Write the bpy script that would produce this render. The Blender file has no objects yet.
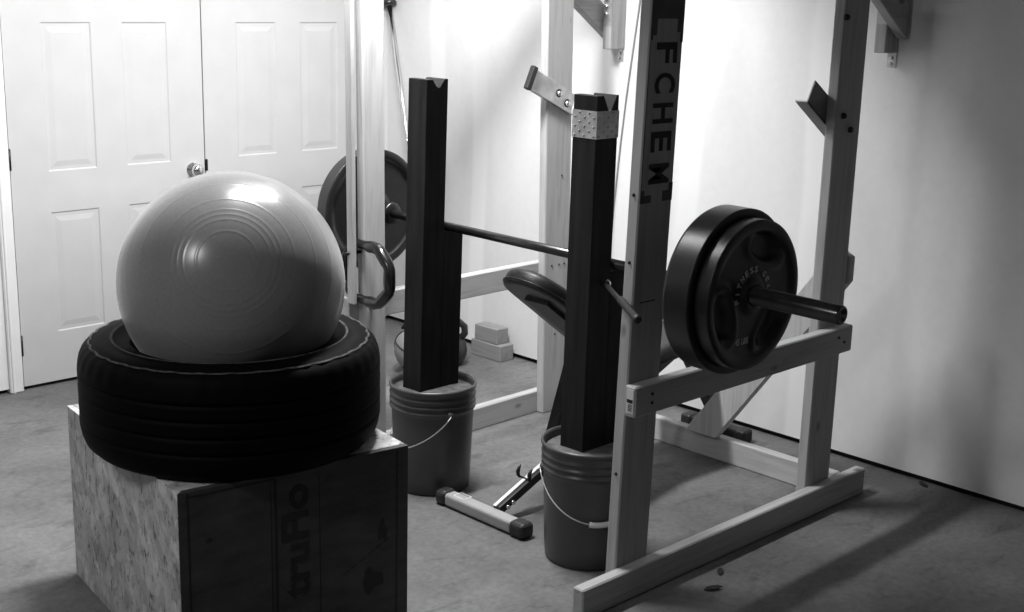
import bpy, bmesh, math, random
from mathutils import Vector, Matrix
random.seed(7)
S = bpy.context.scene
COL = S.collection
PI = math.pi
V = Vector

# ------------------------------------------------------------------ materials
MATS = {}

def nodes_of(name, base, rough=0.5, metal=0.0, spec=0.5):
    m = bpy.data.materials.new(name)
    m.use_nodes = True
    nt = m.node_tree
    b = nt.nodes['Principled BSDF']
    b.inputs['Base Color'].default_value = (base, base, base, 1)
    b.inputs['Roughness'].default_value = rough
    b.inputs['Metallic'].default_value = metal
    b.inputs['Specular IOR Level'].default_value = spec
    MATS[name] = m
    return m, nt, b


def ramp(nt, stops):
    r = nt.nodes.new('ShaderNodeValToRGB')
    e = r.color_ramp.elements
    while len(e) < len(stops):
        e.new(0.5)
    for el, (p, v) in zip(e, stops):
        el.position = p
        el.color = (v, v, v, 1)
    return r


def coords(nt, scale=(1, 1, 1), rot=(0, 0, 0)):
    t = nt.nodes.new('ShaderNodeTexCoord')
    mp = nt.nodes.new('ShaderNodeMapping')
    mp.inputs['Scale'].default_value = scale
    mp.inputs['Rotation'].default_value = rot
    nt.links.new(t.outputs['Object'], mp.inputs['Vector'])
    return mp.outputs['Vector']


def noise(nt, vec, scale, detail=4, rough=0.55, dist=0.0):
    n = nt.nodes.new('ShaderNodeTexNoise')
    n.inputs['Scale'].default_value = scale
    n.inputs['Detail'].default_value = detail
    n.inputs['Roughness'].default_value = rough
    n.inputs['Distortion'].default_value = dist
    nt.links.new(vec, n.inputs['Vector'])
    return n.outputs['Fac']


def bump(nt, b, h, strength=0.2, dist=0.01):
    n = nt.nodes.new('ShaderNodeBump')
    n.inputs['Strength'].default_value = strength
    n.inputs['Distance'].default_value = dist
    nt.links.new(h, n.inputs['Height'])
    nt.links.new(n.outputs['Normal'], b.inputs['Normal'])


def mult(nt, a, c):
    m = nt.nodes.new('ShaderNodeMix')
    m.data_type = 'RGBA'
    m.blend_type = 'MULTIPLY'
    m.inputs[0].default_value = 1.0
    nt.links.new(a, m.inputs[6])
    nt.links.new(c, m.inputs[7])
    return m.outputs[2]


def speckled(name, lo, hi, scale, rough=0.6, metal=0.0, bmp=0.0, spec=0.5, stretch=(1, 1, 1), detail=5):
    m, nt, b = nodes_of(name, hi, rough, metal, spec)
    n = noise(nt, coords(nt, stretch), scale, detail)
    r = ramp(nt, [(0.3, lo), (0.7, hi)])
    nt.links.new(n, r.inputs[0])
    nt.links.new(r.outputs[0], b.inputs['Base Color'])
    if bmp:
        bump(nt, b, n, bmp, 0.004)
    return m


def wood(name, axis, lo, hi, rough=0.65):
    m, nt, b = nodes_of(name, hi, rough, 0, 0.3)
    sc = [14, 14, 14]
    sc[axis] = 0.9
    n = noise(nt, coords(nt, tuple(sc)), 3.0, 6, 0.6, 0.6)
    r = ramp(nt, [(0.25, lo), (0.55, hi), (0.8, hi * 0.9)])
    nt.links.new(n, r.inputs[0])
    sc2 = [9, 9, 9]
    sc2[axis] = 4.5
    k = nt.nodes.new('ShaderNodeTexVoronoi')
    k.inputs['Scale'].default_value = 1.0
    nt.links.new(coords(nt, tuple(sc2)), k.inputs['Vector'])
    kr = ramp(nt, [(0.05, 0.35), (0.13, 1.0)])
    nt.links.new(k.outputs['Distance'], kr.inputs[0])
    nt.links.new(mult(nt, r.outputs[0], kr.outputs[0]), b.inputs['Base Color'])
    bump(nt, b, n, 0.12, 0.003)
    return m


WOODX = wood('lumber grain along x', 0, 0.29, 0.43)
WOODY = wood('lumber grain along y', 1, 0.29, 0.43)
OFFCUT = wood('darker offcut lumber', 1, 0.17, 0.26)  # darker copy of the lumber for the stacked blocks
WOODZ = wood('lumber grain upright', 2, 0.29, 0.43)
DARKWOOD = speckled('dark stained lumber', 0.008, 0.020, 5, 0.6, spec=0.15, stretch=(8, 8, 0.8))
WALL = None


def make_wall():
    m, nt, b = nodes_of('drywall with joint compound', 0.7, 0.85, 0, 0.2)
    big = noise(nt, coords(nt, (1, 0.9, 0.35)), 1.6, 3, 0.5)
    r = ramp(nt, [(0.42, 0.67), (0.50, 0.70), (0.60, 0.79)])
    nt.links.new(big, r.inputs[0])
    fine = noise(nt, coords(nt), 30, 4)
    fr = ramp(nt, [(0.3, 0.96), (0.7, 1.0)])
    nt.links.new(fine, fr.inputs[0])
    # taped upright joints, lighter compound, on the long wall
    t = nt.nodes.new('ShaderNodeTexCoord')
    sx = nt.nodes.new('ShaderNodeSeparateXYZ')
    nt.links.new(t.outputs['Object'], sx.inputs[0])
    wob = noise(nt, coords(nt, (1, 1, 0.8)), 2.0, 2)

    def math_(op, a, bb):
        n = nt.nodes.new('ShaderNodeMath')
        n.operation = op
        for i, q in enumerate((a, bb)):
            if q is None:
                continue
            if isinstance(q, (int, float)):
                n.inputs[i].default_value = q
            else:
                nt.links.new(q, n.inputs[i])
        return n.outputs[0]
    y = math_('ADD', sx.outputs['Y'], math_('MULTIPLY', wob, 0.06))
    tot = None
    for yc in (4.70, 4.40, 3.20, 2.62):
        d = math_('ABSOLUTE', math_('SUBTRACT', y, yc), None)
        g = nt.nodes.new('ShaderNodeMapRange')
        g.interpolation_type = 'SMOOTHSTEP'
        g.inputs['From Min'].default_value = 0.065
        g.inputs['From Max'].default_value = 0.035
        nt.links.new(d, g.inputs['Value'])
        tot = g.outputs[0] if tot is None else math_('MAXIMUM', tot, g.outputs[0])
    mx = nt.nodes.new('ShaderNodeMix')
    mx.data_type = 'RGBA'
    nt.links.new(math_('MULTIPLY', tot, 0.8), mx.inputs[0])
    nt.links.new(mult(nt, r.outputs[0], fr.outputs[0]), mx.inputs[6])
    mx.inputs[7].default_value = (0.78, 0.78, 0.78, 1)
    nt.links.new(mx.outputs[2], b.inputs['Base Color'])
    bump(nt, b, fine, 0.06, 0.002)
    return m


WALL = make_wall()
DARKWALL = speckled('unpainted garage wall', 0.2, 0.25, 3, 0.9)
CEIL = speckled('ceiling drywall', 0.30, 0.36, 3, 0.9)
PALEWALL = speckled('pale garage door paint', 0.65, 0.7, 3, 0.7)
BLACKGAP, _, _ = nodes_of('black for shade behind the wall', 0.01, 0.9)  # black backing sheets, colour stands in for shade in the gaps


def make_concrete():
    m, nt, b = nodes_of('concrete floor', 0.12, 0.7, 0, 0.25)
    a = noise(nt, coords(nt), 1.7, 6, 0.6, 0.4)
    r = ramp(nt, [(0.3, 0.105), (0.5, 0.155), (0.7, 0.215)])
    nt.links.new(a, r.inputs[0])
    f = noise(nt, coords(nt), 45, 5, 0.65)
    fr = ramp(nt, [(0.3, 0.72), (0.65, 1.0)])
    nt.links.new(f, fr.inputs[0])
    s = noise(nt, coords(nt, (1, 2.2, 1)), 6, 6, 0.7, 0.8)
    sr = ramp(nt, [(0.30, 0.62), (0.46, 1.0)])
    nt.links.new(s, sr.inputs[0])
    c = mult(nt, mult(nt, r.outputs[0], fr.outputs[0]), sr.outputs[0])
    nt.links.new(c, b.inputs['Base Color'])
    bump(nt, b, f, 0.15, 0.003)
    return m


CONC = make_concrete()
FILL = speckled('rough concrete fill', 0.05, 0.12, 40, 0.9, bmp=0.6)
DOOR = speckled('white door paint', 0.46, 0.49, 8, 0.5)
TRIM = speckled('white trim paint', 0.66, 0.70, 8, 0.55)


def make_osb():
    m, nt, b = nodes_of('oriented strand board', 0.3, 0.7, 0, 0.3)
    tot = None
    for k, (rot, sc) in enumerate((((0.5, 0.2, 0.3), 26), ((0.9, -0.4, 1.1), 20), ((-0.5, 0.9, 0.2), 34))):
        base = coords(nt, (1.0, 1.0, 1.0), rot)
        wob = nt.nodes.new('ShaderNodeTexNoise')
        wob.inputs['Scale'].default_value = 9
        nt.links.new(base, wob.inputs['Vector'])
        ad = nt.nodes.new('ShaderNodeMix')
        ad.data_type = 'RGBA'
        ad.blend_type = 'ADD'
        ad.inputs[0].default_value = 0.07
        nt.links.new(base, ad.inputs[6])
        nt.links.new(wob.outputs['Color'], ad.inputs[7])
        mp = nt.nodes.new('ShaderNodeMapping')
        mp.inputs['Scale'].default_value = (1, 1, 0.28)
        nt.links.new(ad.outputs[2], mp.inputs['Vector'])
        v = nt.nodes.new('ShaderNodeTexVoronoi')
        v.inputs['Scale'].default_value = sc
        nt.links.new(mp.outputs['Vector'], v.inputs['Vector'])
        r = ramp(nt, [(0.0, 0.62), (1.0, 1.0)])
        nt.links.new(v.outputs['Color'], r.inputs[0])
        tot = r.outputs[0] if tot is None else mult(nt, tot, r.outputs[0])
    sp = noise(nt, coords(nt, (1, 1, 0.5)), 55, 5, 0.7)
    sr = ramp(nt, [(0.34, 0.25), (0.45, 1.0)])
    nt.links.new(sp, sr.inputs[0])
    hi = ramp(nt, [(0.0, 0.0), (1.0, 0.85)])
    nt.links.new(mult(nt, tot, sr.outputs[0]), hi.inputs[0])
    nt.links.new(hi.outputs[0], b.inputs['Base Color'])
    bump(nt, b, tot, 0.2, 0.002)
    return m


OSB = make_osb()
SMOOTHOSB = speckled('smooth board face darkened for shade', 0.03, 0.06, 6, 0.7, stretch=(2, 2, 5))  # printed front board; its shade is put into this dark colour
INK, _, _ = nodes_of('black printing ink', 0.012, 0.7)
SPRAY = speckled('black overspray paint', 0.03, 0.10, 9, 0.6)
PAINTGREY, _, _ = nodes_of('bare wood inside the stencil', 0.30, 0.7)
RUBBER = speckled('tyre rubber', 0.0012, 0.0024, 14, 0.65, spec=0.06)
DUSTGLINT = speckled('tyre dust and painted glint', 0.01, 0.10, 45, 0.75, spec=0.25)  # shoulder dust, made paler to paint the sidewall glint as well
BLKRUB = speckled('black rubber', 0.010, 0.018, 10, 0.5)
IRON = speckled('black enamelled iron', 0.010, 0.018, 20, 0.36, spec=0.6)
IRONTEXT, _, _ = nodes_of('worn grey lettering', 0.6, 0.5)
STEEL = speckled('dark steel bar', 0.05, 0.09, 30, 0.3, 0.9)
CHROME, _, _ = nodes_of('bright chrome', 0.75, 0.18, 1.0)
BRIGHT, _, _ = nodes_of('bright brushed steel', 0.85, 0.42, 0.5)
GALV = speckled('galvanised steel', 0.38, 0.6, 25, 0.45, 0.7)
DULLSTEEL = speckled('dull angle steel', 0.22, 0.30, 12, 0.5, 0.3)
NAIL, _, _ = nodes_of('dark fastener', 0.03, 0.4, 0.8)
PLASTIC = speckled('grey bucket plastic', 0.045, 0.058, 5, 0.38)
WIRE, _, _ = nodes_of('pale wire', 0.5, 0.4, 0.6)
GRIP, _, _ = nodes_of('white handle grip', 0.6, 0.5)
FRAMEGREY = speckled('grey painted tube', 0.30, 0.34, 10, 0.4)
FRAMEDARK, _, _ = nodes_of('dark painted tube', 0.010, 0.5)
VINYL = speckled('black vinyl', 0.010, 0.016, 60, 0.42)
WHITE, _, _ = nodes_of('white sticker', 0.7, 0.6)
LEAF, _, _ = nodes_of('dry leaf', 0.015, 0.8)
MEDBALL = speckled('grey rubber ball', 0.20, 0.24, 10, 0.5)
GLOSSBLK, _, _ = nodes_of('glossy black coating', 0.012, 0.2)
CORDM, _, _ = nodes_of('pale cord', 0.3, 0.6)


def make_ball():
    m, nt, b = nodes_of('burst resistant vinyl', 0.17, 0.27, 0, 0.5)
    n = noise(nt, coords(nt), 120, 3)
    r = ramp(nt, [(0.3, 0.19), (0.7, 0.215)])
    nt.links.new(n, r.inputs[0])
    nt.links.new(r.outputs[0], b.inputs['Base Color'])
    b.inputs['Sheen Weight'].default_value = 0.25
    b.inputs['Sheen Roughness'].default_value = 0.4
    return m


BALL = make_ball()


# ------------------------------------------------------------------ mesh builder
class MB:
    def __init__(self):
        self.bm = bmesh.new()

    def _bev(self, vs, bev, seg=1):
        if bev > 0:
            es = list({e for v in vs for e in v.link_edges})
            bmesh.ops.bevel(self.bm, geom=es, offset=bev, segments=seg, affect='EDGES', profile=0.5)

    def hexa(self, pts, bev=0.0, seg=1):
        """pts: 4 bottom corners (ccw) then 4 top corners"""
        vs = [self.bm.verts.new(p) for p in pts]
        fs = [(0, 3, 2, 1), (4, 5, 6, 7), (0, 1, 5, 4), (1, 2, 6, 5), (2, 3, 7, 6), (3, 0, 4, 7)]
        fl = [self.bm.faces.new([vs[i] for i in f]) for f in fs]
        bmesh.ops.recalc_face_normals(self.bm, faces=fl)
        self._bev(vs, bev, seg)
        return self

    def box(self, x0, x1, y0, y1, z0, z1, bev=0.0, seg=1):
        return self.hexa([(x0, y0, z0), (x1, y0, z0), (x1, y1, z0), (x0, y1, z0),
                          (x0, y0, z1), (x1, y0, z1), (x1, y1, z1), (x0, y1, z1)], bev, seg)

    def beam(self, p0, p1, w, t, bev=0.0, seg=1):
        """sheared bar from p0 to p1, cross-section spanned by vectors w and t (half on each side)"""
        p0, p1, w, t = V(p0), V(p1), V(w) / 2, V(t) / 2
        q = lambda p: [p - w - t, p + w - t, p + w + t, p - w + t]
        return self.hexa(q(p0) + q(p1), bev, seg)

    def tube(self, pts, r, n=10, cap=True, closed=False, smooth=True):
        pts = [V(p) for p in pts]
        rs = r if isinstance(r, (list, tuple)) else [r] * len(pts)
        rings = []
        up = None
        m = len(pts)
        for i, p in enumerate(pts):
            if closed:
                d = pts[(i + 1) % m] - pts[i - 1]
            else:
                d = pts[min(i + 1, m - 1)] - pts[max(i - 1, 0)]
            d.normalize()
            if up is None:
                up = d.orthogonal().normalized()
            up = (up - d * up.dot(d)).normalized()
            s = d.cross(up)
            rings.append([self.bm.verts.new(p + (up * math.cos(2 * PI * k / n) + s * math.sin(2 * PI * k / n)) * rs[i])
                          for k in range(n)])
        rng = range(m) if closed else range(m - 1)
        for i in rng:
            a, b = rings[i], rings[(i + 1) % m]
            for k in range(n):
                f = self.bm.faces.new((a[k], a[(k + 1) % n], b[(k + 1) % n], b[k]))
                f.smooth = smooth
        if cap and not closed:
            self.bm.faces.new(rings[0][::-1])
            self.bm.faces.new(rings[-1])
        return self

    def lathe(self, prof, origin, axis, n=48, closed=False, mod=None, smooth=True):
        """prof: (radius, height along axis); mod(i, k) -> (dr, dh)"""
        o = V(origin)
        a = V(axis).normalized()
        u = a.orthogonal().normalized()
        if abs(a.z) < 0.5:
            u = (V((0, 0, 1)) - a * a.z).normalized()
        w = a.cross(u)
        rings = []
        for i, (r, h) in enumerate(prof):
            if r < 1e-6:
                rings.append([self.bm.verts.new(o + a * h)])
                continue
            ring = []
            for k in range(n):
                dr, dh = mod(i, k) if mod else (0, 0)
                th = 2 * PI * k / n
                ring.append(self.bm.verts.new(o + a * (h + dh) + (u * math.cos(th) + w * math.sin(th)) * (r + dr)))
            rings.append(ring)
        L = len(rings)
        fl = []
        for i in range(L if closed else L - 1):
            A, B = rings[i], rings[(i + 1) % L]
            for k in range(n):
                k2 = (k + 1) % n
                if len(A) == 1 and len(B) == 1:
                    continue
                if len(A) == 1:
                    f = (A[0], B[k2], B[k])
                elif len(B) == 1:
                    f = (A[k], A[k2], B[0])
                else:
                    f = (A[k], A[k2], B[k2], B[k])
                f = self.bm.faces.new(f)
                f.smooth = smooth
                fl.append(f)
        bmesh.ops.recalc_face_normals(self.bm, faces=fl)
        return self

    def poly_prism(self, pts, ext, bev=0.0):
        """extrude the flat polygon pts (3d) by vector ext"""
        ext = V(ext)
        a = [self.bm.verts.new(p) for p in pts]
        b = [self.bm.verts.new(V(p) + ext) for p in pts]
        fl = [self.bm.faces.new(a[::-1]), self.bm.faces.new(b)]
        n = len(a)
        for i in range(n):
            fl.append(self.bm.faces.new((a[i], a[(i + 1) % n], b[(i + 1) % n], b[i])))
        bmesh.ops.recalc_face_normals(self.bm, faces=fl)
        self._bev(a + b, bev)
        return self

    def add_mesh(self, me, M):
        n0 = len(self.bm.verts)
        self.bm.from_mesh(me)
        self.bm.verts.ensure_lookup_table()
        for v in self.bm.verts[n0:]:
            v.co = M @ v.co
        return self


ORG = {}


def part(name, mb, mat, parent=None, label=None, smooth_angle=None):
    me = bpy.data.meshes.new(name)
    org = ORG.get(parent.name, V((0, 0, 0))) if parent else V((0, 0, 0))
    if org.length:
        bmesh.ops.translate(mb.bm, verts=mb.bm.verts, vec=-org)
    mb.bm.to_mesh(me)
    mb.bm.free()
    me.materials.append(mat)
    o = bpy.data.objects.new(name, me)
    COL.objects.link(o)
    if parent:
        o.parent = parent
        ORG[o.name] = org
    if label:
        o['label'] = label
    return o


def thing(name, label, cat, loc, group=None):
    o = bpy.data.objects.new(name, None)
    o.empty_display_size = 0.1
    COL.objects.link(o)
    o.location = loc
    o['label'] = label
    o['category'] = cat
    if group:
        o['group'] = group
    ORG[o.name] = V(loc)
    return o


def solo(name, mb, mat, label, cat, loc, group=None):
    """a thing that is one mesh, its origin at loc"""
    bmesh.ops.translate(mb.bm, verts=mb.bm.verts, vec=-V(loc))
    o = part(name, mb, mat)
    o.location = loc
    o['label'] = label
    o['category'] = cat
    if group:
        o['group'] = group
    return o


def struct(name, mb, mat, parent=None):
    o = part(name, mb, mat, parent)
    if parent is None:
        o['kind'] = 'structure'
    return o


def text_mesh(s, bold=0.0, ext=0.0006):
    cu = bpy.data.curves.new('lettering', 'FONT')
    cu.body = s
    cu.offset = bold
    cu.extrude = ext
    cu.resolution_u = 3
    o = bpy.data.objects.new('lettering', cu)
    COL.objects.link(o)
    bpy.context.view_layer.update()
    dg = bpy.context.evaluated_depsgraph_get()
    me = bpy.data.meshes.new_from_object(o.evaluated_get(dg))
    bpy.data.objects.remove(o)
    bpy.data.curves.remove(cu)
    xs = [v.co.x for v in me.vertices]
    ys = [v.co.y for v in me.vertices]
    return me, (min(xs), max(xs), min(ys), max(ys))


def put_text(mb, s, centre, xdir, ydir, width, height, bold=0.0, lift=0.0006):
    """fit the string s in a width x height rectangle on a surface"""
    me, (x0, x1, y0, y1) = text_mesh(s, bold)
    xd, yd = V(xdir).normalized(), V(ydir).normalized()
    zd = xd.cross(yd)
    sx, sy = width / (x1 - x0), height / (y1 - y0)
    R = Matrix((xd * sx, yd * sy, zd)).transposed().to_4x4()
    M = Matrix.Translation(V(centre) + zd * lift) @ R @ Matrix.Translation((-(x0 + x1) / 2, -(y0 + y1) / 2, 0))
    mb.add_mesh(me, M)
    bpy.data.meshes.remove(me)


# ------------------------------------------------------------------ room
XR, YB, ZC = 4.075, 5.03, 2.86
XL, YF = -2.6, -2.2
struct('floor', MB().box(XL, XR + 0.15, YF, YB + 0.25, -0.08, 0.0), CONC)
struct('ceiling', MB().box(XL, XR + 0.15, YF, YB + 0.25, ZC, ZC + 0.08), CEIL)
struct('wall_right', MB().box(XR, XR + 0.015, YF, YB, 0.022, ZC), WALL)
struct('shade_backing_1', MB().box(XR + 0.02, XR + 0.10, YF, YB + 0.2, 0.0, ZC), BLACKGAP)
struct('wall_left', MB().box(XL - 0.1, XL, YF, YB, 0.0, ZC), DARKWALL)
struct('wall_front', MB().box(XL, XR, YF - 0.1, YF, 0.0, ZC), PALEWALL)
DZ = 1.90
mb = MB().box(XL, 2.118, YB, YB + 0.015, 0.018, ZC).box(3.98, XR, YB, YB + 0.015, 0.018, ZC)
mb.box(2.118, 3.98, YB, YB + 0.015, DZ + 0.06, ZC)
struct('wall_back', mb, WALL)
struct('shade_backing_2', MB().box(XL, XR, YB + 0.06, YB + 0.12, 0.0, ZC), BLACKGAP)
# casing around the double doors
mb = MB().box(2.116, 2.172, YB - 0.014, YB + 0.03, 0.0, DZ + 0.06, 0.004)
mb.box(2.126, 2.136, YB - 0.018, YB - 0.012, 0.0, DZ + 0.06, 0.002)
mb.box(3.925, 3.985, YB - 0.014, YB + 0.03, 0.0, DZ + 0.06, 0.004)
mb.box(2.116, 3.985, YB - 0.0145, YB + 0.03, DZ + 0.004, DZ + 0.06, 0.004)
struct('trim_3', mb, TRIM)


def door(name, x0, x1, cols):
    """moulded six panel door; panels are recessed fields with a raised centre"""
    yf = YB
    mb = MB()
    rows = [(0.224, 0.72), (0.886, 1.472), (1.575, 1.79)]
    xs = [x0] + [c for col in cols for c in col] + [x1]
    z0, z1 = 0.016, DZ
    zs = [z0] + [r for row in rows for r in row] + [z1]
    bm = mb.bm
    for i in range(len(xs) - 1):
        for j in range(len(zs) - 1):
            a, b, c, d = xs[i], xs[i + 1], zs[j], zs[j + 1]
            if i % 2 == 1 and j % 2 == 1:
                # recess bead, then raised field
                loops = [(0, 0), (0.005, 0.004), (0.018, 0.004), (0.040, 0.0008)]
                prev = None
                for ins, dep in loops:
                    ring = [bm.verts.new(p) for p in ((a + ins, yf + dep, c + ins), (b - ins, yf + dep, c + ins),
                                                      (b - ins, yf + dep, d - ins), (a + ins, yf + dep, d - ins))]
                    if prev:
                        for k in range(4):
                            bm.faces.new((prev[k], prev[(k + 1) % 4], ring[(k + 1) % 4], ring[k]))
                    prev = ring
                bm.faces.new(prev)
            else:
                bm.faces.new([bm.verts.new(p) for p in ((a, yf, c), (b, yf, c), (b, yf, d), (a, yf, d))])
    bmesh.ops.remove_doubles(bm, verts=bm.verts, dist=1e-5)
    # slab edges and back
    e = [bm.verts.new(p) for p in ((x0, yf, z0), (x1, yf, z0), (x1, yf, z1), (x0, yf, z1))]
    f = [bm.verts.new(p) for p in ((x0, yf + 0.035, z0), (x1, yf + 0.035, z0), (x1, yf + 0.035, z1), (x0, yf + 0.035, z1))]
    for k in range(4):
        bm.faces.new((e[k], f[k], f[(k + 1) % 4], e[(k + 1) % 4]))
    bm.faces.new(f)
    bmesh.ops.recalc_face_normals(bm, faces=bm.faces)
    return struct(name, mb, DOOR)


d1 = door('door_1', 2.179, 3.047, [(2.335, 2.545), (2.680, 2.885)])
d2 = door('door_2', 3.053, 3.920, [(3.222, 3.430), (3.562, 3.772)])
mb = MB().lathe([(0, -0.062), (0.018, -0.060), (0.027, -0.050), (0.028, -0.040), (0.022, -0.028), (0.012, -0.022),
                 (0.011, -0.008), (0.030, -0.006), (0.031, 0.0)], (2.988, YB, 0.845), (0, 1, 0), 24)
part('door_knob', mb, CHROME, d1)
for z in (0.945, 0.19):
    part('hinge', MB().tube([(2.1755, YB - 0.006, z - 0.042), (2.1755, YB - 0.006, z + 0.042)], 0.0065, 8), NAIL, d1)
part('latch_plate', MB().box(3.051, 3.062, YB - 0.006, YB + 0.004, 0.835, 0.885, 0.002), NAIL, d2)

# ------------------------------------------------------------------ power rack
BV = 0.004
rack = thing('power_rack', 'homemade wooden power rack of bolted lumber standing around the weight bench', 'power rack',
             (3.15, 2.85, 0.0))
YR0, YR1 = 2.147, 2.185      # outer boards of the near frame
YP0, YP1 = 2.185, 2.223      # near posts
ZT = 2.06


def post(x0, x0t, w, y0, y1, mat=WOODZ):
    yc, t = (y0 + y1) / 2, (y1 - y0)
    mb = MB().beam((x0 + w / 2, yc, 0.0), (x0t + w / 2, yc, ZT), (w, 0, 0), (0, t, 0), BV)
    return part('post', mb, mat, rack)


def fx(z):        # front edge of the near front post at height z
    return 2.583 + 0.0250 * z


pf = post(2.583, 2.583 + 0.025 * ZT, 0.137, YP0, YP1)
pb = post(3.523, 3.526, 0.140, YP0, YP1)
pl = post(2.675, 2.655, 0.092, 3.415, 3.453)
pbl = post(3.595, 3.545, 0.140, 3.455, 3.493)

part('bottom_rail', MB().box(2.412, 3.829, YR0, YR1, 0.0, 0.089, BV), WOODX, rack)
part('bottom_rail', MB().beam((2.62, 3.475, 0.0445), (3.90, 3.515, 0.0445), (0, 0.038, 0), (0, 0, 0.089), BV), WOODX, rack)
r1 = part('side_rail', MB().box(2.590, 3.668, YR0, YR1, 0.533, 0.620, BV), WOODX, rack)
part('side_rail', MB().beam((2.63, 3.473, 0.571), (3.76, 3.513, 0.571), (0, 0.038, 0), (0, 0, 0.087), BV), WOODX, rack)
part('top_rail', MB().box(2.58, 3.68, YR0, YR1, 1.97, 2.058, BV), WOODX, rack)
part('top_rail', MB().beam((2.60, 3.473, 2.014), (3.74, 3.513, 2.014), (0, 0.038, 0), (0, 0, 0.088), BV), WOODX, rack)
part('cross_rail', MB().box(3.700, 3.738, 2.187, 3.478, 0.0, 0.089, BV), WOODY, rack)
# diagonal brace from the cross rail up behind the near rear post
br = [(3.668, 2.800, 0.091), (3.668, 2.665, 0.091), (3.668, 2.180, 0.755), (3.668, 2.180, 0.835), (3.668, 2.215, 0.853),
      (3.668, 2.262, 0.825)]
part('diagonal_brace', MB().poly_prism(br, (0.032, 0, 0), 0.003), WOODZ, rack)
# barcode sticker on the end of the near side rail
st = part('barcode_sticker', MB().box(2.5885, 2.590, YR0 + 0.006, YR1 - 0.008, 0.545, 0.612), WHITE, r1, 'white barcode sticker')
mb = MB().box(2.5878, 2.5886, YR0 + 0.008, YR1 - 0.010, 0.574, 0.584)
for k in range(5):
    mb.box(2.5878, 2.5886, YR0 + 0.010, YR1 - 0.014, 0.551 + k * 0.0042, 0.553 + k * 0.0042)
part('barcode', mb, INK, r1)

# stencilled letters down the wide face of the near front post
ys = YP0
za, zb = 1.142, 1.552


def face_x(z, u):          # u: 0 left edge .. 1 right edge of the wide face
    return fx(z) + 0.137 * u


def facequad(mb, u0, u1, z0, z1, lift=0.0008, thick=0.0006):
    p = [(face_x(z0, u0), ys - lift, z0), (face_x(z0, u1), ys - lift, z0), (face_x(z1, u1), ys - lift, z1),
         (face_x(z1, u0), ys - lift, z1)]
    mb.poly_prism(p, (0, thick, 0))


mb = MB()
facequad(mb, 0.02, 0.98, zb + 0.030, 1.70)
facequad(mb, 0.02, 0.20, zb - 0.012, zb + 0.030)
facequad(mb, 0.80, 0.98, zb - 0.004, zb + 0.030)
facequad(mb, 0.90, 0.98, zb - 0.030, zb - 0.004)
facequad(mb, 0.02, 0.09, zb - 0.024, zb - 0.012)
facequad(mb, 0.02, 0.045, za, zb - 0.024)
facequad(mb, 0.02, 0.13, za - 0.014, za)
facequad(mb, 0.02, 0.34, za - 0.034, za - 0.014)
facequad(mb, 0.86, 0.98, za - 0.006, za + 0.014)
facequad(mb, 0.68, 0.98, za - 0.034, za - 0.006)
part('overspray', mb, SPRAY, pf, 'black overspray around the stencil')
mb = MB()
zs = [1.496, 1.419, 1.341, 1.267, 1.183]
for ch, z in zip('FCHEM', zs):
    put_text(mb, ch, (face_x(z, 0.53), ys, z), (0, 0, -1), (1, 0, 0), 0.053, 0.082, 0.022, 0.0010)
part('stencil_lettering', mb, INK, pf, 'black stencilled letters FCHEM')
# pencil mark and screws
mb = MB()
facequad(mb, 0.22, 0.68, 0.838, 0.841)
part('pencil_line', mb, INK, pf)


def screw(p, d, parent, r=0.005, ln=0.004, mat=NAIL, name='screw'):
    p, d = V(p), V(d).normalized()
    return part(name, MB().lathe([(0, ln), (r * 0.7, ln), (r, ln * 0.4), (r, -0.002), (0, -0.002)], p, d, 10), mat, parent)


for z in (1.13, 0.36, 0.95):
    screw((fx(z), ys + 0.019, z), (-1, 0, 0), pf)
for x, z in ((2.66, 0.59), (2.66, 0.565), (3.585, 0.59), (3.62, 0.57)):
    screw((x, YR0, z), (0, -1, 0), r1)
for x, z in ((3.520 + 0.012, 1.588), (3.560, 1.292), (3.607, 1.247)):
    nb = screw((x, YP0, z), (0, -1, 0), pb, 0.010, 0.012, NAIL, 'bolt_nut')

# catch arms of angle steel bolted inside the rear posts
def catch(corners, bolts, y, s, mat, cap, fl):
    a, b, c, d = corners
    P = lambda q, yy: (q[0], yy, q[1])
    leg = MB().poly_prism([P(a, y), P(b, y), P(c, y), P(d, y)], (0, s * 0.006, 0), 0.001)
    o = part('catch_arm', leg, mat, rack, 'angle steel catch arm')
    n = V((a[0] - b[0], 0, a[1] - b[1])).normalized() * 0.006
    q = [V(P(b, y)), V(P(c, y)), V(P(c, y)) + n, V(P(b, y)) + n]
    part('flange', MB().poly_prism(q, (0, s * fl, 0), 0.001), mat, o)
    if cap:
        u = V((c[0] - b[0], 0, c[1] - b[1])).normalized()
        w = V((a[0] - b[0], 0, a[1] - b[1])).normalized()
        b0 = V(P(b, y + s * 0.001)) - w * 0.004 - u * 0.012
        a0 = V(P(a, y + s * 0.001)) + w * 0.004 - u * 0.012
        part('end_pad', MB().poly_prism([b0, b0 + u * 0.026, a0 + u * 0.026, a0], (0, s * 0.022, 0), 0.003), BLKRUB, o,
             'black rubber end pad')
    for bx, bz in bolts:
        part('bolt', MB().lathe([(0, 0.012), (0.007, 0.011), (0.010, 0.006), (0.010, 0.0), (0.016, 0.0), (0.016, -0.002)],
                                (bx, y + s * 0.006, bz), (0, s, 0), 12), CHROME if cap else NAIL, o)
    return o


catch([(3.456, 1.400), (3.420, 1.335), (3.640, 1.190), (3.676, 1.262)], [(3.560, 1.292), (3.607, 1.247)], YP1, 1, DULLSTEEL, False, 0.045)
catch([(3.480, 1.366), (3.446, 1.291), (3.688, 1.181), (3.718, 1.255)], [(3.623, 1.266), (3.669, 1.227)], 3.455, -1, GALV, True, 0.020)
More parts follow.
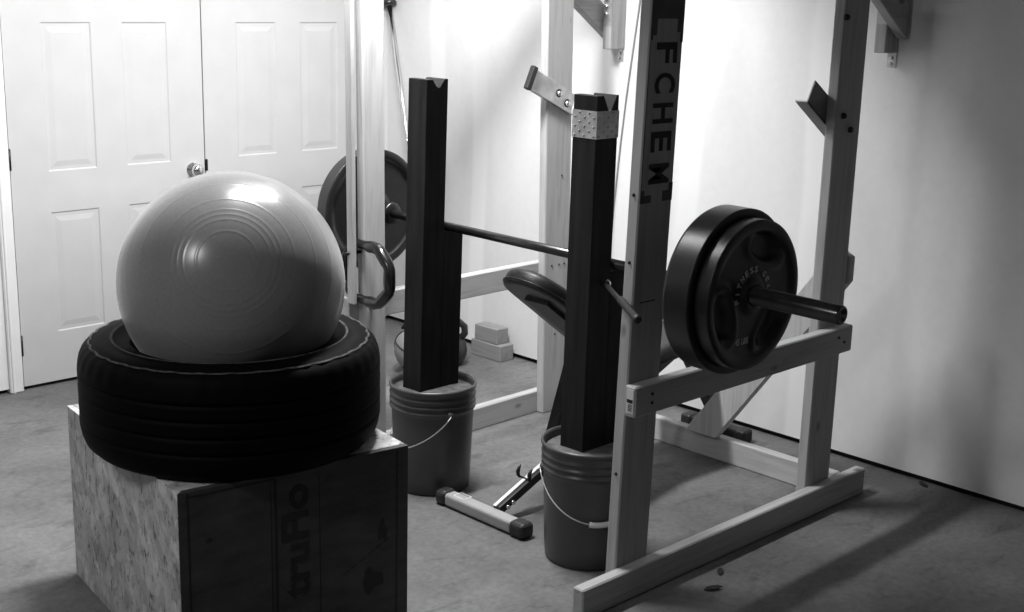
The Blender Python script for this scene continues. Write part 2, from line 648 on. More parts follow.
# spacer strip bolted in front of the far front post
part('front_strip', MB().beam((2.6260, 3.427, 0.603), (2.613, 3.427, ZT), (0.015, 0, 0), (0, 0.034, 0), 0.002), WOODZ, rack)
part('bolt', MB().tube([(2.60, 3.434, 0.775), (2.70, 3.434, 0.775)], 0.006, 8), NAIL, rack)
part('bolt', MB().tube([(2.695, 3.395, 0.585), (2.695, 3.418, 0.585)], 0.008, 8), CHROME, rack)
for x, z in ((3.62, 0.60), (3.66, 0.60), (3.69, 0.60), (3.65, 0.32), (3.66, 0.95)):
    screw((x, 3.455, z), (0, -1, 0), pbl, 0.004, 0.003)

# ------------------------------------------------------------------ black ring on the strip
c = V((2.6515, 3.402, 0.712))
octo = [(-0.146, -0.040), (-0.146, 0.040), (-0.088, 0.094), (0.058, 0.094), (0.097, 0.040), (0.097, -0.040), (0.058, -0.094), (-0.088, -0.094)]
pts, rads = [], []
for k in range(8):
    a0, a1 = octo[k], octo[(k + 1) % 8]
    for t in (0.10, 0.30, 0.50, 0.70, 0.90):
        y, z = a0[0] + (a1[0] - a0[0]) * t, a0[1] + (a1[1] - a0[1]) * t
        pts.append(c + V((-0.004 if y < -0.02 else 0.0, y, z)))
        rads.append((0.0205 if y < -0.02 else 0.0152) - (0.0012 if t in (0.1, 0.9) else 0))
mb = MB().tube(pts, rads, 14, closed=True)
solo('ring_handle', mb, GLOSSBLK, 'thick black ring hung behind the wooden strip on the far front rack post', 'ring', c)

# ------------------------------------------------------------------ squat stands in buckets
def bucket_stand(cx, cy, corner0, corner1, strap, ang, label, grip, notch):
    root = thing('squat_stand', label, 'squat stand', (cx, cy, 0), 'bucket squat stands')
    n = 56
    prof = [(0, 0.0), (0.122, 0.0), (0.130, 0.006), (0.1335, 0.05), (0.1425, 0.27), (0.1435, 0.283), (0.150, 0.285),
            (0.150, 0.291), (0.1445, 0.294), (0.1447, 0.303), (0.150, 0.305), (0.150, 0.311), (0.1450, 0.314),
            (0.1452, 0.325), (0.150, 0.327), (0.1505, 0.333), (0.1462, 0.337), (0.1465, 0.352), (0.1515, 0.354), (0.1525, 0.360), (0.150, 0.366),
            (0.145, 0.365), (0.143, 0.350), (0.140, 0.25), (0, 0.25)]
    prof = [(r * 0.966, h) for r, h in prof]
    bk = part('bucket', MB().lathe(prof, (cx, cy, 0), (0, 0, 1), n), PLASTIC, root)
    part('concrete_fill', MB().lathe([(0, 0.345), (0.06, 0.346), (0.10, 0.343), (0.1365, 0.339), (0.1355, 0.29), (0, 0.29)], (cx, cy, 0),
                                     (0, 0, 1), 40), FILL, root)
    # bail: pivots on both sides, hangs down over one face
    ca, sa = math.cos(ang), math.sin(ang)
    rad = lambda th, r, z: V((cx + r * math.cos(th), cy + r * math.sin(th), z))
    pts = []
    for k in range(33):
        t = k / 32
        th = ang - PI / 2 + PI * t
        dip = math.sin(PI * t) ** 0.8
        pts.append(rad(th, 0.1500 - 0.006 * dip, 0.284 - 0.130 * dip))
    hd = part('bail_handle', MB().tube(pts, 0.0021, 6), WIRE, bk)
    if grip:
        part('handle_grip', MB().tube(pts[14:20], 0.0085, 10), GRIP, hd, 'white plastic grip')
    for t in (0, 32):
        part('handle_ear', MB().lathe([(0, 0.008), (0.010, 0.007), (0.013, 0.0)], rad(ang - PI / 2 + PI * t / 32, 0.1425, 0.284),
                                      V((math.cos(ang - PI / 2 + PI * t / 32), math.sin(ang - PI / 2 + PI * t / 32), 0)), 12), PLASTIC, bk)
    # tall upright with a notch cut in its top, running along y
    b0, b1 = V(corner0), V(corner1)
    w = 0.089
    q0 = [b0, b0 + V((w, 0, 0)), b0 + V((w, w, 0)), b0 + V((0, w, 0))]
    q1 = [p + (b1 - b0) for p in q0]
    bm = MB()
    A = [q0[0], q0[1]] + [q1[0] + (q1[1] - q1[0]) * u + V((0, 0, dz)) for u, dz in reversed(notch)]
    bm.poly_prism(A, (0, w, 0), 0.0015)
    part('tall_post', bm, DARKWOOD, root)
    e = (b1 - b0) / (b1.z - b0.z)
    top = 0.8722 + 0.006 * (b0.y + w / 2 - 2.775)
    s0 = b0 + V((w + 0.0415, w / 2, 0))
    s1 = s0 + e * (top - b0.z)
    part('short_post', MB().beam(s0, s1, (0.081, 0, 0), (0, 0.089, 0), 0.002), DARKWOOD, root)
    if strap:
        z0, z1 = b1.z - 0.118, b1.z - 0.042
        p0, p1 = b0 + e * (z0 - b0.z), b0 + e * (z1 - b0.z)
        g = 0.0015
        mb = MB()
        ring = lambda p, o: [p + V((-o, -o, 0)), p + V((w + o, -o, 0)), p + V((w + o, w + o, 0)), p + V((-o, w + o, 0))]
        mb.hexa(ring(p0, g) + ring(p1, g))
        so = part('nail_plate', mb, GALV, root, 'pale perforated steel nail plate')
        mb = MB()
        for i in range(6):
            for j in range(5):
                if (i + j) % 2:
                    continue
                zz = z0 + (i + 0.5) / 6 * (z1 - z0)
                p = b0 + e * (zz - b0.z)
                mb.lathe([(0, 0.0022), (0.0035, 0.0016), (0.0035, 0)], p + V((w * (j + 0.5) / 5, -g, 0)), (0, -1, 0), 6)
                mb.lathe([(0, 0.0022), (0.0035, 0.0016), (0.0035, 0)], p + V((-g, w * (j + 0.5) / 5, 0)), (-1, 0, 0), 6)
        part('nail_heads', mb, DULLSTEEL, so)
    return root


sr = bucket_stand(2.740, 2.432, (2.674, 2.406, 0.30), (2.688, 2.413, 1.368), True, math.radians(-125),
                  'near dark squat stand in a bucket with a pale nail plate near its top', True,
                  [(0.0, 0.0), (0.30, 0.0), (0.60, -0.050), (0.92, 0.0), (1.0, 0.0)])
sl = bucket_stand(2.767, 3.172, (2.690, 3.149, 0.30), (2.690, 3.128, 1.365), False, math.radians(-197),
                  'far dark squat stand in a bucket, plain notched top without plate', False,
                  [(0.0, 0.0), (0.28, 0.0), (0.46, -0.022), (0.58, -0.026), (0.82, 0.0), (1.0, 0.0)])
# steel pin with a dark grip sticking out of the near stand
p0, p1 = V((2.735, 2.395, 0.842)), V((2.470, 2.052, 0.845))
d = (p1 - p0).normalized()
pin = part('pull_pin', MB().tube([p0 + V((0.004, 0.012, 0)), p1], 0.007, 10), FRAMEDARK, sr)
part('pin_tip', MB().lathe([(0, -0.002), (0.012, 0), (0.013, 0.010), (0.008, 0.016)], p0 - d * 0.004, d, 12), CHROME, pin, 'bright steel ferrule')
part('pin_grip', MB().lathe([(0.008, 0.20), (0.0105, 0.205), (0.0105, 0.410), (0.0118, 0.414), (0.0118, 0.426), (0.008, 0.433), (0, 0.434)], p0, d, 14),
     BLKRUB, pin)

# ------------------------------------------------------------------ barbell and plates
BX, BZ = 2.800, 0.887
TILT = 0.006
bar = thing('barbell', 'long dark steel barbell resting across the two bucket stands', 'barbell', (BX, 2.775, BZ))
bar.rotation_euler = (TILT, 0, 0)
part('shaft', MB().tube([(BX, 2.10, BZ), (BX, 3.44, BZ)], 0.0142, 16), STEEL, bar)
for y0, y1, s in ((2.115, 1.672, -1), (3.425, 3.775, 1)):
    L = abs(y1 - y0)
    part('sleeve', MB().lathe([(0.0145, 0.0), (0.036, 0.0), (0.038, 0.004), (0.038, 0.022), (0.0355, 0.026), (0.0250, 0.027),
                               (0.0250, L - 0.003), (0.0235, L), (0.017, L), (0.016, L - 0.006), (0, L - 0.006)], (BX, y0, BZ), (0, s, 0), 28), STEEL if s > 0 else CHROME, bar)
bar.children[1].data.materials[0] = speckled('dark polished sleeve', 0.10, 0.14, 30, 0.22, 1.0)


def plate(name, label, R, yin, yout, s, face_fn, group, text=None):
    """disc around the bar; s = direction of the detailed face along y"""
    root = thing(name, label, 'weight plate', (BX, (yin + yout) / 2, BZ), group)
    root.location.z = BZ + TILT * ((yin + yout) / 2 - 2.775)
    root.rotation_euler = (TILT, 0, 0)
    T = abs(yout - yin)
    n = 120
    radii = [0.0262, 0.034, 0.046, 0.050, 0.058] + [0.058 + (R - 0.034 - 0.058) * i / 12 for i in range(1, 13)] + \
            [R - 0.030, R - 0.024, R - 0.014, R - 0.005, R - 0.001, R]
    mb = MB()
    bm = mb.bm
    rings = []
    for r in radii:
        row = []
        for k in range(n):
            th = 2 * PI * k / n
            dep = face_fn(r, th, R)
            row.append(bm.verts.new((BX + r * math.sin(th), yout - s * dep, BZ + r * math.cos(th))))
        rings.append(row)
    for r, dd in ((R, 0.0055), (R, 0.010), (R, T - 0.010), (R, T - 0.006), (R - 0.003, T), (R - 0.02, T), (0.0262, T)):
        rings.append([bm.verts.new((BX + r * math.sin(2 * PI * k / n), yout - s * dd, BZ + r * math.cos(2 * PI * k / n))) for k in range(n)])
    L = len(rings)
    for i in range(L):
        A, B = rings[i], rings[(i + 1) % L]
        for k in range(n):
            f = bm.faces.new((A[k], A[(k + 1) % n], B[(k + 1) % n], B[k]))
            f.smooth = True
    bmesh.ops.recalc_face_normals(bm, faces=bm.faces)
    d = part('disc', mb, IRON, root)
    for p in d.data.polygons:
        p.use_smooth = True
    return root


def sstep(a, b, x):
    t = max(0, min(1, (x - a) / (b - a)))
    return t * t * (3 - 2 * t)


def face_grip(r, th, R):
    dep = 0.010 * sstep(0.046, 0.052, r) * (1 - sstep(R - 0.036, R - 0.026, r))
    if r > R - 0.004:
        dep += 0.004 * (r - (R - 0.004)) / 0.004
    for c in (math.radians(20), math.radians(137), math.radians(250)):
        da = abs((th - c + PI) % (2 * PI) - PI)
        q = math.hypot((r - R * 0.66) / (R * 0.19), da / 0.50)
        dep += 0.022 * (1 - sstep(0.75, 1.05, q))
        dep -= 0.007 * math.exp(-((q - 1.3) / 0.16) ** 2) * (1 - sstep(R - 0.046, R - 0.036, r)) * sstep(0.05, 0.06, r)
    return dep


def face_plain(r, th, R):
    dep = 0.011 * sstep(0.058, 0.066, r) * (1 - sstep(R - 0.036, R - 0.026, r))
    if r > R - 0.004:
        dep += 0.004 * (r - (R - 0.004)) / 0.004
    return dep


G = 'iron weight plates on the barbell'
plate('weight_plate', 'larger black plate innermost on the near end of the barbell, behind the lettered plate', 0.223, 2.066, 1.982, -1, face_plain, G)
pB = plate('weight_plate', 'black weight plate lettered 45 LBS outermost on the near end of the barbell', 0.201, 1.980, 1.934, -1, face_grip, G)
plate('weight_plate', 'black weight plate on the far end of the barbell behind the far front rack post', 0.209, 3.578, 3.522, -1, face_plain, G)
yf = 1.934 + 0.010
for w0, word in ((-98, 'FITNESS'), (42, 'GEAR')):
    mb = MB()
    for i, chh in enumerate(word):
        th = math.radians(w0 + i * 17.5)
        rr = 0.069
        out = V((math.sin(th), 0, math.cos(th)))
        right = V((math.cos(th), 0, -math.sin(th)))
        put_text(mb, chh, (BX + out.x * rr, yf - 0.001, BZ + out.z * rr), right, out, 0.013 if chh != 'I' else 0.004, 0.017, 0.02, 0.001)
    part('raised_lettering', mb, IRONTEXT, pB, 'worn grey letters ' + word)
mb = MB()
put_text(mb, '45 LBS', (BX - 0.034, yf - 0.001, BZ - 0.120), (1, 0, 0), (0, 0, 1), 0.056, 0.018, 0.02, 0.001)
part('raised_lettering', mb, IRONTEXT, pB, 'worn grey letters 45 LBS')

# ------------------------------------------------------------------ weight bench
YM = 2.83
bench = thing('weight_bench', 'incline weight bench with black pads standing inside the wooden rack', 'weight bench', (3.2, YM, 0))
ff = part('foot_bar', MB().box(2.660, 2.708, 2.680, 2.990, 0.004, 0.046, 0.010, 3), FRAMEGREY, bench)
part('foot_cap', MB().box(2.655, 2.713, 2.622, 2.688, 0.0, 0.051, 0.016, 3), BLKRUB, ff, 'black rubber foot cap')
part('foot_cap', MB().box(2.655, 2.713, 2.982, 3.033, 0.0, 0.051, 0.016, 3), BLKRUB, ff, 'black rubber foot cap')
mb = MB().box(2.672, 2.708, 2.905, 2.9075, 0.0455, 0.0468).box(2.672, 2.708, 2.955, 2.9575, 0.0455, 0.0468)
mb.box(2.672, 2.6745, 2.905, 2.9575, 0.0455, 0.0468).box(2.7055, 2.708, 2.905, 2.9575, 0.0455, 0.0468)
part('foot_sticker', mb, WHITE, ff, 'outlined sticker')
dt = V((1.0, 0, 0.43)).normalized()
nt_ = V((-dt.z, 0, dt.x))
YT = 2.788
t0, t1 = V((2.708, YT, 0.038)), V((3.66, YT, 0.446))
tb = part('main_tube', MB().beam(t0, t1, (0, 0.030, 0), nt_ * 0.030, 0.004, 2), FRAMEDARK, bench)
mb = MB().beam(t0 + nt_ * 0.0165 + V((0, 0.006, 0)), t0 + dt * 0.5 + nt_ * 0.0165 + V((0, 0.006, 0)), (0, 0.013, 0), nt_ * 0.003)
part('chrome_rail', mb, BRIGHT, tb, 'bright chrome sliding rail')
for k in (0.03, 0.055):
    q = t0 + dt * k + V((0, -0.015, 0)) - nt_ * 0.004
    part('bolt', MB().lathe([(0, 0.010), (0.006, 0.009), (0.008, 0.004), (0.008, 0)], q, (0, -1, 0), 10), CHROME, tb)
# curved catch hooks on the tube
h0 = t0 + dt * 0.145 + nt_ * 0.016
mb = MB()
for yy in (-0.022, 0.030):
    b = h0 + V((0, yy, 0))
    mb.tube([b, b + V((-0.007, 0, 0.009)), b + V((-0.009, 0, 0.021)), b + V((-0.003, 0, 0.034)), b + V((0.005, 0, 0.041))],
            [0.004, 0.006, 0.007, 0.005, 0.0015], 8)
mb.tube([h0 + V((0, -0.022, 0.002)), h0 + V((0, 0.030, 0.002))], 0.0035, 8)
part('catch_hook', mb, FRAMEDARK, tb, 'black curved catch hooks')
# backrest support column
part('support_column', MB().beam((2.998, YM, 0.185), (3.105, YM, 0.500), (0.05, 0, 0), (0, 0.05, 0), 0.004), FRAMEDARK, bench)
# pads
def pad(name, a, b, wy, th, parent, round_end=0.13):
    """upholstered pad with a rounded far end, on a thin board"""
    a, b = V(a), V(b)
    u = (b - a).normalized()
    nn = V((-u.z, 0, u.x))
    if nn.z < 0:
        nn = -nn
    L = (b - a).length
    vy = V((0, 1, 0))

    def outline(ins, w=wy):
        hw = w / 2 - ins
        out = []
        for k in range(25):
            t = -PI / 2 + PI * k / 24
            out.append((round_end - (round_end - ins) * abs(math.cos(t)) ** 0.75, hw * math.sin(t)))
        r = 0.03
        for sy in (1, -1):
            for k in range(5):
                t = PI / 2 * k / 4
                q = (L - ins - r + r * math.sin(t), sy * (hw - r + r * math.cos(t)))
                if sy < 0:
                    t = PI / 2 - t
                    q = (L - ins - r + r * math.sin(t), -(hw - r + r * math.cos(t)))
                out.append(q)
        return out
    mb = MB()
    bm = mb.bm
    rings = []
    for ins, h in ((0.030, -th / 2), (0.004, -th / 2), (0.0, -th / 2 + 0.006), (0.0, th / 2 - 0.020), (0.006, th / 2 - 0.008), (0.018, th / 2 - 0.001), (0.035, th / 2)):
        rings.append([bm.verts.new(a + u * x + vy * y + nn * h) for x, y in outline(ins)])
    fl = []
    for A, B in zip(rings, rings[1:]):
        n = len(A)
        for k in range(n):
            f = bm.faces.new((A[k], A[(k + 1) % n], B[(k + 1) % n], B[k]))
            f.smooth = True
            fl.append(f)
    fl.append(bm.faces.new(rings[0][::-1]))
    fl.append(bm.faces.new(rings[-1]))
    bmesh.ops.recalc_face_normals(bm, faces=fl)
    o = part(name, mb, VINYL, parent)
    ring = [a + u * x + vy * y - nn * (th / 2 - 0.010) for x, y in outline(-0.001)]
    part('piping', MB().tube(ring, 0.0028, 6, closed=True), VINYL, o)
    part('pad_board', MB().beam(a + u * 0.12 - nn * (th / 2 + 0.006), b - u * 0.03 - nn * (th / 2 + 0.006), (0, wy - 0.15, 0), nn * 0.012), FRAMEDARK, o)
    return o


pad('backrest', (2.822, YM, 0.782), (3.300, YM, 0.432), 0.25, 0.055, bench, 0.15)
pad('seat', (3.640, YM, 0.470), (3.315, YM, 0.428), 0.27, 0.055, bench, 0.10)
part('rear_leg', MB().beam((3.650, YM, 0.440), (3.930, YM, 0.045), (0.05, 0, 0.0), (0, 0.05, 0), 0.004), FRAMEDARK, bench)
rf = part('foot_bar', MB().box(3.905, 3.957, 2.72, 2.96, 0.004, 0.050, 0.008, 2), FRAMEDARK, bench, 'dark rear foot bar')
for y in (2.70, 2.955):
    part('foot_cap', MB().box(3.900, 3.962, y, y + 0.05, 0.0, 0.054, 0.012, 3), BLKRUB, rf)

# ------------------------------------------------------------------ plyo box, tyre, ball
ang = math.radians(-8.0)
bo = V((1.436, 2.532, 0))
ex, ey = V((math.cos(ang), math.sin(ang), 0)), V((-math.sin(ang), math.cos(ang), 0))
BW, BD, BH = 0.622, 0.772, 0.502
box = thing('plyo_box', 'strand board jump box printed truFlo, standing under the tyre', 'plyo box', bo)


def slab(name, u0, u1, v0, v1, z0, z1, mat, parent, lab=None, bev=0.0012):
    q = [bo + ex * u + ey * v for u, v in ((u0, v0), (u1, v0), (u1, v1), (u0, v1))]
    mb = MB().hexa([p + V((0, 0, z0)) for p in q] + [p + V((0, 0, z1)) for p in q], bev)
    return part(name, mb, mat, parent, lab)


T = 0.018
slab('top_panel', T + 0.0005, BW, T + 0.0005, BD, BH - T, BH, OSB, box)


def mitred(name, uv, mat, lab=None):
    q = [bo + ex * u + ey * v for u, v in uv]
    return part(name, MB().hexa(q + [p + V((0, 0, BH)) for p in q], 0.0008), mat, box, lab)


fp = mitred('front_panel', ((0.0006, 0), (BW, 0), (BW, T), (T + 0.0006, T)), SMOOTHOSB, 'smooth printed board side, darkened for shade')
mitred('side_panel', ((0, 0.0006), (T, T + 0.0006), (T, BD), (0, BD)), OSB)
slab('side_panel', BW - T, BW, T + 0.0005, BD, 0, BH - T - 0.0005, OSB, box)
slab('back_panel', T + 0.0005, BW - T - 0.0005, BD - T, BD, 0, BH - T - 0.0005, OSB, box)


def onface(u, z, lift=0.0):
    return bo + ex * u + V((0, 0, z)) - ey * lift


mb = MB()
put_text(mb, 'truFlo', onface(0.298, 0.312), (0, 0, 1), -ex, 0.30, 0.075, 0.025, 0.0008)
part('printed_lettering', mb, INK, fp, 'black printed word truFlo')
mb = MB()
for u, w, z0, z1 in ((0.246, 0.006, 0.05, 0.490), (0.234, 0.0015, 0.05, 0.490), (0.365, 0.0018, 0.03, 0.475), (0.588, 0.004, 0.02, 0.494), (0.024, 0.004, 0.0, 0.498)):
    q = [onface(u - w / 2, z0, 0.0008), onface(u + w / 2, z0, 0.0008), onface(u + w / 2, z1, 0.0008), onface(u - w / 2, z1, 0.0008)]
    mb.poly_prism(q, ey * 0.0006)
q = [onface(0.02, 0.487, 0.0008), onface(0.24, 0.487, 0.0008), onface(0.24, 0.491, 0.0008), onface(0.02, 0.491, 0.0008)]
mb.poly_prism(q, ey * 0.0006)
part('printed_lines', mb, INK, fp)
mb = MB()


def smudge(u, z, ru, rz, n=14):
    q = []
    for k in range(n):
        t = 2 * PI * k / n
        f = 1 + 0.25 * math.sin(3 * t + u * 40) + 0.15 * math.sin(5 * t + z * 70)
        q.append(onface(u + ru * f * math.cos(t), z + rz * f * math.sin(t), 0.0008))
    mb.poly_prism(q, ey * 0.0006)


for a_ in ((0.515, 0.155, 0.030, 0.032), (0.075, 0.372, 0.008, 0.005), (0.545, 0.285, 0.012, 0.028)):
    mb = MB()
    smudge(*a_)
    part('stain', mb, INK, fp, 'dark knot')
mb = MB()
for k in range(6):
    u = 0.43 + k * 0.024
    q = [onface(u, 0.190 + k * 0.0125, 0.0008), onface(u + 0.016, 0.198 + k * 0.0125, 0.0008), onface(u + 0.016, 0.2005 + k * 0.0125, 0.0008), onface(u, 0.1925 + k * 0.0125, 0.0008)]
    mb.poly_prism(q, ey * 0.0006)
part('scuff_line', mb, INK, fp, 'dashed dark scuff')

TX, TY, TR, TW = 1.762, 2.805, 0.379, 0.272
z0 = BH
rad = 0.035
prof = []
prof += [(0.232, 0.022), (0.245, 0.012), (0.265, 0.008), (0.300, 0.003), (0.330, 0.0), (0.352, 0.006), (0.368, 0.022), (0.375, 0.042)]
for k in range(4):
    zc = 0.075 + k * 0.0405
    prof += [(0.3785, zc - 0.012), (0.3790, zc - 0.005), (0.374, zc - 0.0035), (0.374, zc + 0.0035), (0.3790, zc + 0.005), (0.3785, zc + 0.012)]
iS = len(prof)
prof += [(0.376, 0.226), (0.373, 0.238), (0.369, 0.247), (0.364, 0.254), (0.358, 0.260), (0.350, 0.2645), (0.346, 0.2675), (0.340, 0.2665),
         (0.336, 0.2705), (0.315, 0.2735), (0.300, 0.2735), (0.297, 0.2760), (0.291, 0.2755), (0.288, 0.2715), (0.270, 0.2665), (0.255, 0.2620), (0.252, 0.2640), (0.247, 0.2620),
         (0.243, 0.2560), (0.236, 0.2440), (0.232, 0.2440), (0.229, 0.236), (0.232, 0.222), (0.262, 0.215), (0.310, 0.220), (0.345, 0.205), (0.352, 0.136), (0.345, 0.066),
         (0.310, 0.05), (0.262, 0.050), (0.234, 0.042)]
NT = 192


def tmod(i, k):
    if iS <= i <= iS + 2:
        return (-0.0018 if (k // 2) % 2 else 0.0, 0)
    if iS + 3 <= i <= iS + 5:
        return (0, -0.0016 if (k // 2) % 2 else 0.0)
    return (0, 0)


tyre = thing('tyre', 'worn black car tyre lying flat on the jump box', 'tyre', (TX, TY, z0))
part('tyre_carcass', MB().lathe(prof, (TX, TY, z0), (0, 0, 1), NT, closed=True, mod=tmod), RUBBER, tyre)
mbs = MB().lathe([(0.3485, 0.2662), (0.3470, 0.2685), (0.3440, 0.2690), (0.3425, 0.2672)], (TX, TY, z0), (0, 0, 1), NT,
                 mod=lambda i, k: (0.0035 if (k // 2) % 3 else 0.0, 0))
part('sidewall_glint_rib', MB().lathe([(0.2975, 0.2755), (0.2955, 0.2772), (0.2925, 0.2772), (0.2905, 0.2752)], (TX, TY, z0), (0, 0, 1), 96), DUSTGLINT, tyre,
     'raised sidewall rib with a glint painted pale')  # pale ring painted where the sidewall catches light
part('shoulder_rib', mbs, DUSTGLINT, tyre, 'dusty serrated shoulder rib')

# exercise ball: lathe about the pole that faces the camera side, with raised rings
bc, brad = V((1.768, 2.802, 0.904)), 0.283
pole = V((-0.525, -0.75, 0.405)).normalized()
prof = [(0, brad + 0.0002)]
rings_deg = [14.5, 21, 24, 27, 34, 47, 60, 74, 90, 106, 120, 133, 150]
N = 420
for i in range(4, N):
    a = 180.0 * i / N
    rr = brad
    for g in rings_deg:
        dlt = (a - g)
        if abs(dlt) < 1.6:
            rr += 0.00045 * math.exp(-(dlt / 0.5) ** 2)
    prof.append((rr * math.sin(math.radians(a)), rr * math.cos(math.radians(a))))
prof.append((0, -brad))
solo('exercise_ball', MB().lathe(prof, bc, pole, 128), BALL, 'large glossy grey exercise ball sitting in the hole of the tyre', 'exercise ball', bc)

# ------------------------------------------------------------------ things along the far wall
def block(x0, x1, y0, y1, z0, z1, label):
    return solo('wood_block', MB().box(x0, x1, y0, y1, z0, z1, 0.003), OFFCUT, label, 'wood block',
                ((x0 + x1) / 2, (y0 + y1) / 2, z0), 'stacked offcuts')


block(3.968, 4.052, 4.090, 4.285, 0.0, 0.074, 'lower and longer pale lumber offcut on the floor by the wall')
block(3.972, 4.045, 4.120, 4.268, 0.0745, 0.146, 'upper and shorter pale lumber offcut stacked on another block')

kb = thing('kettlebell', 'black kettlebell on the floor behind the far squat stand', 'kettlebell', (3.775, 4.225, 0))
K = V((3.775, 4.225, 0))
part('bell', MB().lathe([(0, 0), (0.048, 0.0), (0.065, 0.010), (0.082, 0.042), (0.085, 0.068), (0.079, 0.098), (0.061, 0.123), (0.038, 0.136), (0, 0.140)], K,
                        (0, 0, 1), 32), IRON, kb)
a = V((0.707, -0.707, 0))
hp = [K + a * x + V((0, 0, z)) for x, z in ((-0.050, 0.115), (-0.072, 0.145), (-0.070, 0.175), (-0.048, 0.195), (0, 0.198), (0.048, 0.195), (0.070, 0.175), (0.072, 0.145), (0.050, 0.115))]
part('handle', MB().tube(hp, 0.016, 12), IRON, kb)

mbx, mby, mr = 3.585, 4.205, 0.108
ms = thing('medicine_ball', 'grey ball bound with thin black cords beside the far squat stand', 'medicine ball', (mbx, mby, 0))
part('ball_shell', MB().lathe([(mr * math.sin(PI * i / 24), mr - mr * math.cos(PI * i / 24)) for i in range(25)], (mbx, mby, 0), (0, 0, 1), 40), MEDBALL, ms)
mc = V((mbx, mby, mr))
for ax in ((0.75, 0.55, 0.35), (-0.45, 0.65, 0.6), (0.2, -0.3, 0.93), (0.9, -0.4, 0.1)):
    ax = V(ax).normalized()
    u = ax.orthogonal().normalized()
    w = ax.cross(u)
    pts = [mc + (u * math.cos(2 * PI * k / 48) + w * math.sin(2 * PI * k / 48)) * (mr + 0.001) for k in range(48)]
    part('cord', MB().tube(pts, 0.003, 6, closed=True), INK, ms)
va = V((-0.55, 0.80, 0.0)).normalized()
pts = [mc + va * x + V((0, 0, z)) for x, z in ((0.075, 0.085), (0.055, 0.120), (0.015, 0.135), (-0.03, 0.128), (-0.07, 0.085))]
part('carry_strap', MB().tube(pts, 0.008, 8), BLKRUB, ms, 'black carry strap')

# spare bar leaning in the corner
b0, b1 = V((3.915, 4.470, 0.012)), V((4.043, 4.996, 1.62))
d = (b1 - b0).normalized()
sp = thing('barbell', 'thin bright barbell leaning upright in the room corner', 'barbell', b0)
tot = 2.15
part('shaft', MB().tube([b0 + d * 0.40, b0 + d * 1.63], 0.0125, 12), CHROME, sp)
q = lambda s0, s1: MB().lathe([(0, s0), (0.021, s0), (0.022, s0 + 0.004), (0.022, s1), (0, s1)], b0, d, 18)
part('sleeve', q(0.0, 0.40), CHROME, sp)
part('sleeve', q(1.655, 2.02), CHROME, sp)
part('collar', MB().lathe([(0.012, 1.622), (0.034, 1.623), (0.036, 1.632), (0.036, 1.640), (0.024, 1.656)], b0, d, 20), STEEL, sp)

# ------------------------------------------------------------------ wall brackets
def bracket(y0, yb, zb, label, side):
    """wall ledger (y0..y0+.042) with a diagonal brace beside it at yb"""
    yc = y0 + 0.021
    root = thing('wall_bracket', label, 'bracket', (XR, yc, zb), 'pull up brackets on the right wall')
    x0 = XR - 0.089
    part('ledger', MB().box(x0, XR, y0, y0 + 0.042, zb, 2.30, 0.003), WOODZ, root)
    part('top_arm', MB().box(3.10, XR, yb - 0.019, yb + 0.019, 2.20, 2.289, 0.003), WOODX, root)
    # brace climbs away from the wall at 45 degrees, its foot cut plumb
    xs, zs_ = 4.050, zb + (0.025 if side > 0 else 0.047)
    P = [(xs, zs_), (xs - 0.90, zs_ + 0.60), (xs - 0.90, zs_ + 0.71), (xs, zs_ + 0.11)]
    part('diagonal_brace', MB().poly_prism([(x, yb - 0.019, z) for x, z in P], (0, 0.038, 0), 0.003), WOODX, root)
    mp = part('steel_tie', MB().box(XR - 0.003, XR - 0.0005, y0 + 0.004, y0 + 0.038, zb - 0.050, zb, 0.0), GALV, root)
    for zz in (zb - 0.018, zb - 0.037):
        part('screw', MB().lathe([(0, 0.005), (0.005, 0.004), (0.006, 0.0)], (XR - 0.003, yc, zz), (-1, 0, 0), 8), CHROME, mp)
    cp = part('corner_plate', MB().box(x0 - 0.003, x0, y0 - 0.002, y0 + 0.038, zb + 0.095, zb + 0.205, 0.0), GALV, root)
    for zz in (zb + 0.135, zb + 0.165, zb + 0.195):
        part('bolt', MB().lathe([(0, 0.010), (0.008, 0.009), (0.011, 0.004), (0.011, 0.0)], (x0 - 0.003, yc, zz), (-1, 0, 0), 10), CHROME, cp)
    return root


bracket(3.524, 3.587, 1.420, 'pale lumber bracket high on the right wall at the far rear rack post', 1)
bracket(2.308, 2.288, 1.468, 'dark shaded lumber bracket high on the right wall past the near rear rack post', -1)
# thin cord down the wall
pts = [(4.068, 3.405, 2.25), (4.069, 3.451, 1.614), (4.070, 3.476, 1.423), (4.070, 3.501, 1.227), (4.070, 3.518, 1.068), (4.070, 3.544, 0.763), (4.071, 3.560, 0.30)]
solo('hanging_cable', MB().tube(pts, 0.0035, 6), CORDM, 'thin pale cable hanging down the right wall behind the near squat stand', 'cable', pts[-1])

# dry leaves on the floor
def leaf(x, y, a, s, label):
    mb = MB()
    ca, sa = math.cos(a), math.sin(a)
    out = []
    for u, w in ((-1, 0), (-0.5, 0.35), (0.1, 0.42), (0.6, 0.25), (1, 0), (0.55, -0.25), (0, -0.38), (-0.5, -0.3)):
        out.append((x + s * (u * ca - w * sa), y + s * (u * sa + w * ca), 0.002 + s * 0.35 * abs(w) + 0.004 * (u > 0.5)))
    mb.poly_prism(out, (0, 0, 0.0015))
    solo('dry_leaf', mb, LEAF, label, 'leaf', (x, y, 0))


leaf(2.940, 2.084, 0.6, 0.022, 'dark dry leaf on the floor close to the near bottom rail')
leaf(2.835, 2.030, -0.5, 0.030, 'dark curled leaf on the floor nearest the front end of the rail')
leaf(4.050, 2.045, 1.2, 0.026, 'dark dry leaf at the foot of the right wall')

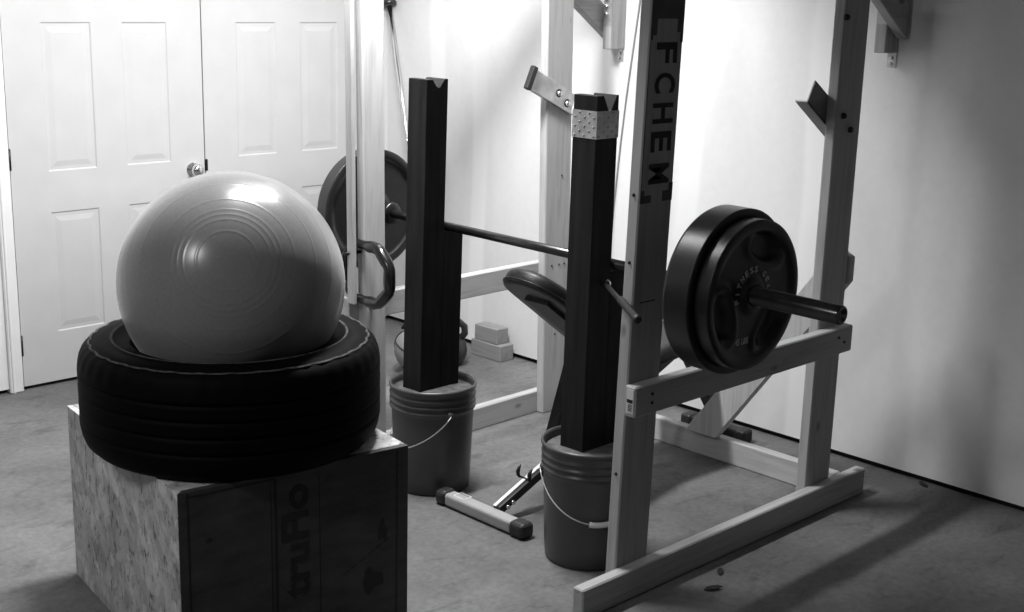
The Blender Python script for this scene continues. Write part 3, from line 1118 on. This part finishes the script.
# ------------------------------------------------------------------ lights: two shop fixtures under the ceiling and an added fill lamp
def fixture(name, label, loc, rotz, ln, power, tilt=0.0, skirt=0.0):
    root = thing(name, label, 'light', loc, 'ceiling shop lights')
    x, y, z = loc
    ca, sa = math.cos(rotz), math.sin(rotz)
    u, w = V((ca, sa, 0)), V((-sa, ca, 0))
    o = V(loc)
    part('housing', MB().beam(o + u * -ln / 2 + V((0, 0, 0.045)), o + u * ln / 2 + V((0, 0, 0.045)), w * 0.22, V((0, 0, 0.05)), 0.004), TRIM, root)
    if skirt:
        part('added_light_blocker', MB().beam(o - w * 0.095 + V((0, 0, 0.03)), o - w * 0.095 - V((0, 0, skirt)), u * (ln + 0.1), w * 0.004), NAIL, root)  # added unseen flap, cuts the light reaching the near right side
    for sg in (-1, 1):
        hp_ = o + u * sg * ln * 0.35
        part('hanger', MB().tube([hp_ + V((0, 0, 0.068)), V((hp_.x, hp_.y, ZC))], 0.006, 8), NAIL, root)
    ld = bpy.data.lights.new(name + ' tubes', 'AREA')
    ld.shape = 'RECTANGLE'
    ld.size, ld.size_y = ln, 0.14
    ld.energy = power
    lo = bpy.data.objects.new('tubes', ld)
    COL.objects.link(lo)
    lo.parent = root
    lo.rotation_euler = (tilt, 0, rotz)
    return root


fixture('shop_light', 'ceiling shop light above the rack', (2.50, 3.12, 2.42), 0.10, 0.95, 108, math.radians(20), 0.11)
fixture('shop_light', 'ceiling shop light left of the camera', (-0.44, 2.2, 2.62), 0.0, 0.6, 34)
fixture('shop_light', 'added fill light near the double doors', (3.25, 3.90, 2.66), 0.0, 1.0, 29, math.radians(-5), 0.22)  # added lamp without a known source, brightens back wall and corner

w = bpy.data.worlds.new('dim garage air')
S.world = w
w.use_nodes = True
w.node_tree.nodes['Background'].inputs[0].default_value = (1, 1, 1, 1)
w.node_tree.nodes['Background'].inputs[1].default_value = 0.025

# ------------------------------------------------------------------ camera
ya, pt, ro = math.radians(45.39), math.radians(13.66), math.radians(1.48)
fwd = V((math.cos(ya) * math.cos(pt), math.sin(ya) * math.cos(pt), -math.sin(pt)))
rg = V((math.sin(ya), -math.cos(ya), 0))
up = rg.cross(fwd)
R_ = rg * math.cos(ro) + up * math.sin(ro)
U_ = up * math.cos(ro) - rg * math.sin(ro)
cd = bpy.data.cameras.new('camera')
cd.sensor_width = 36.0
cd.lens = 36.0 * 1311 / 1024
cd.clip_start = 0.02
cam = bpy.data.objects.new('camera', cd)
COL.objects.link(cam)
cam.matrix_world = Matrix.Translation((0, 0, 1.65)) @ Matrix((R_, U_, -fwd)).transposed().to_4x4()
S.camera = cam

S.view_settings.view_transform = 'Standard'
S.view_settings.look = 'None'
S.view_settings.exposure = 0.0
S.view_settings.gamma = 1.0
S.view_settings.use_curve_mapping = False
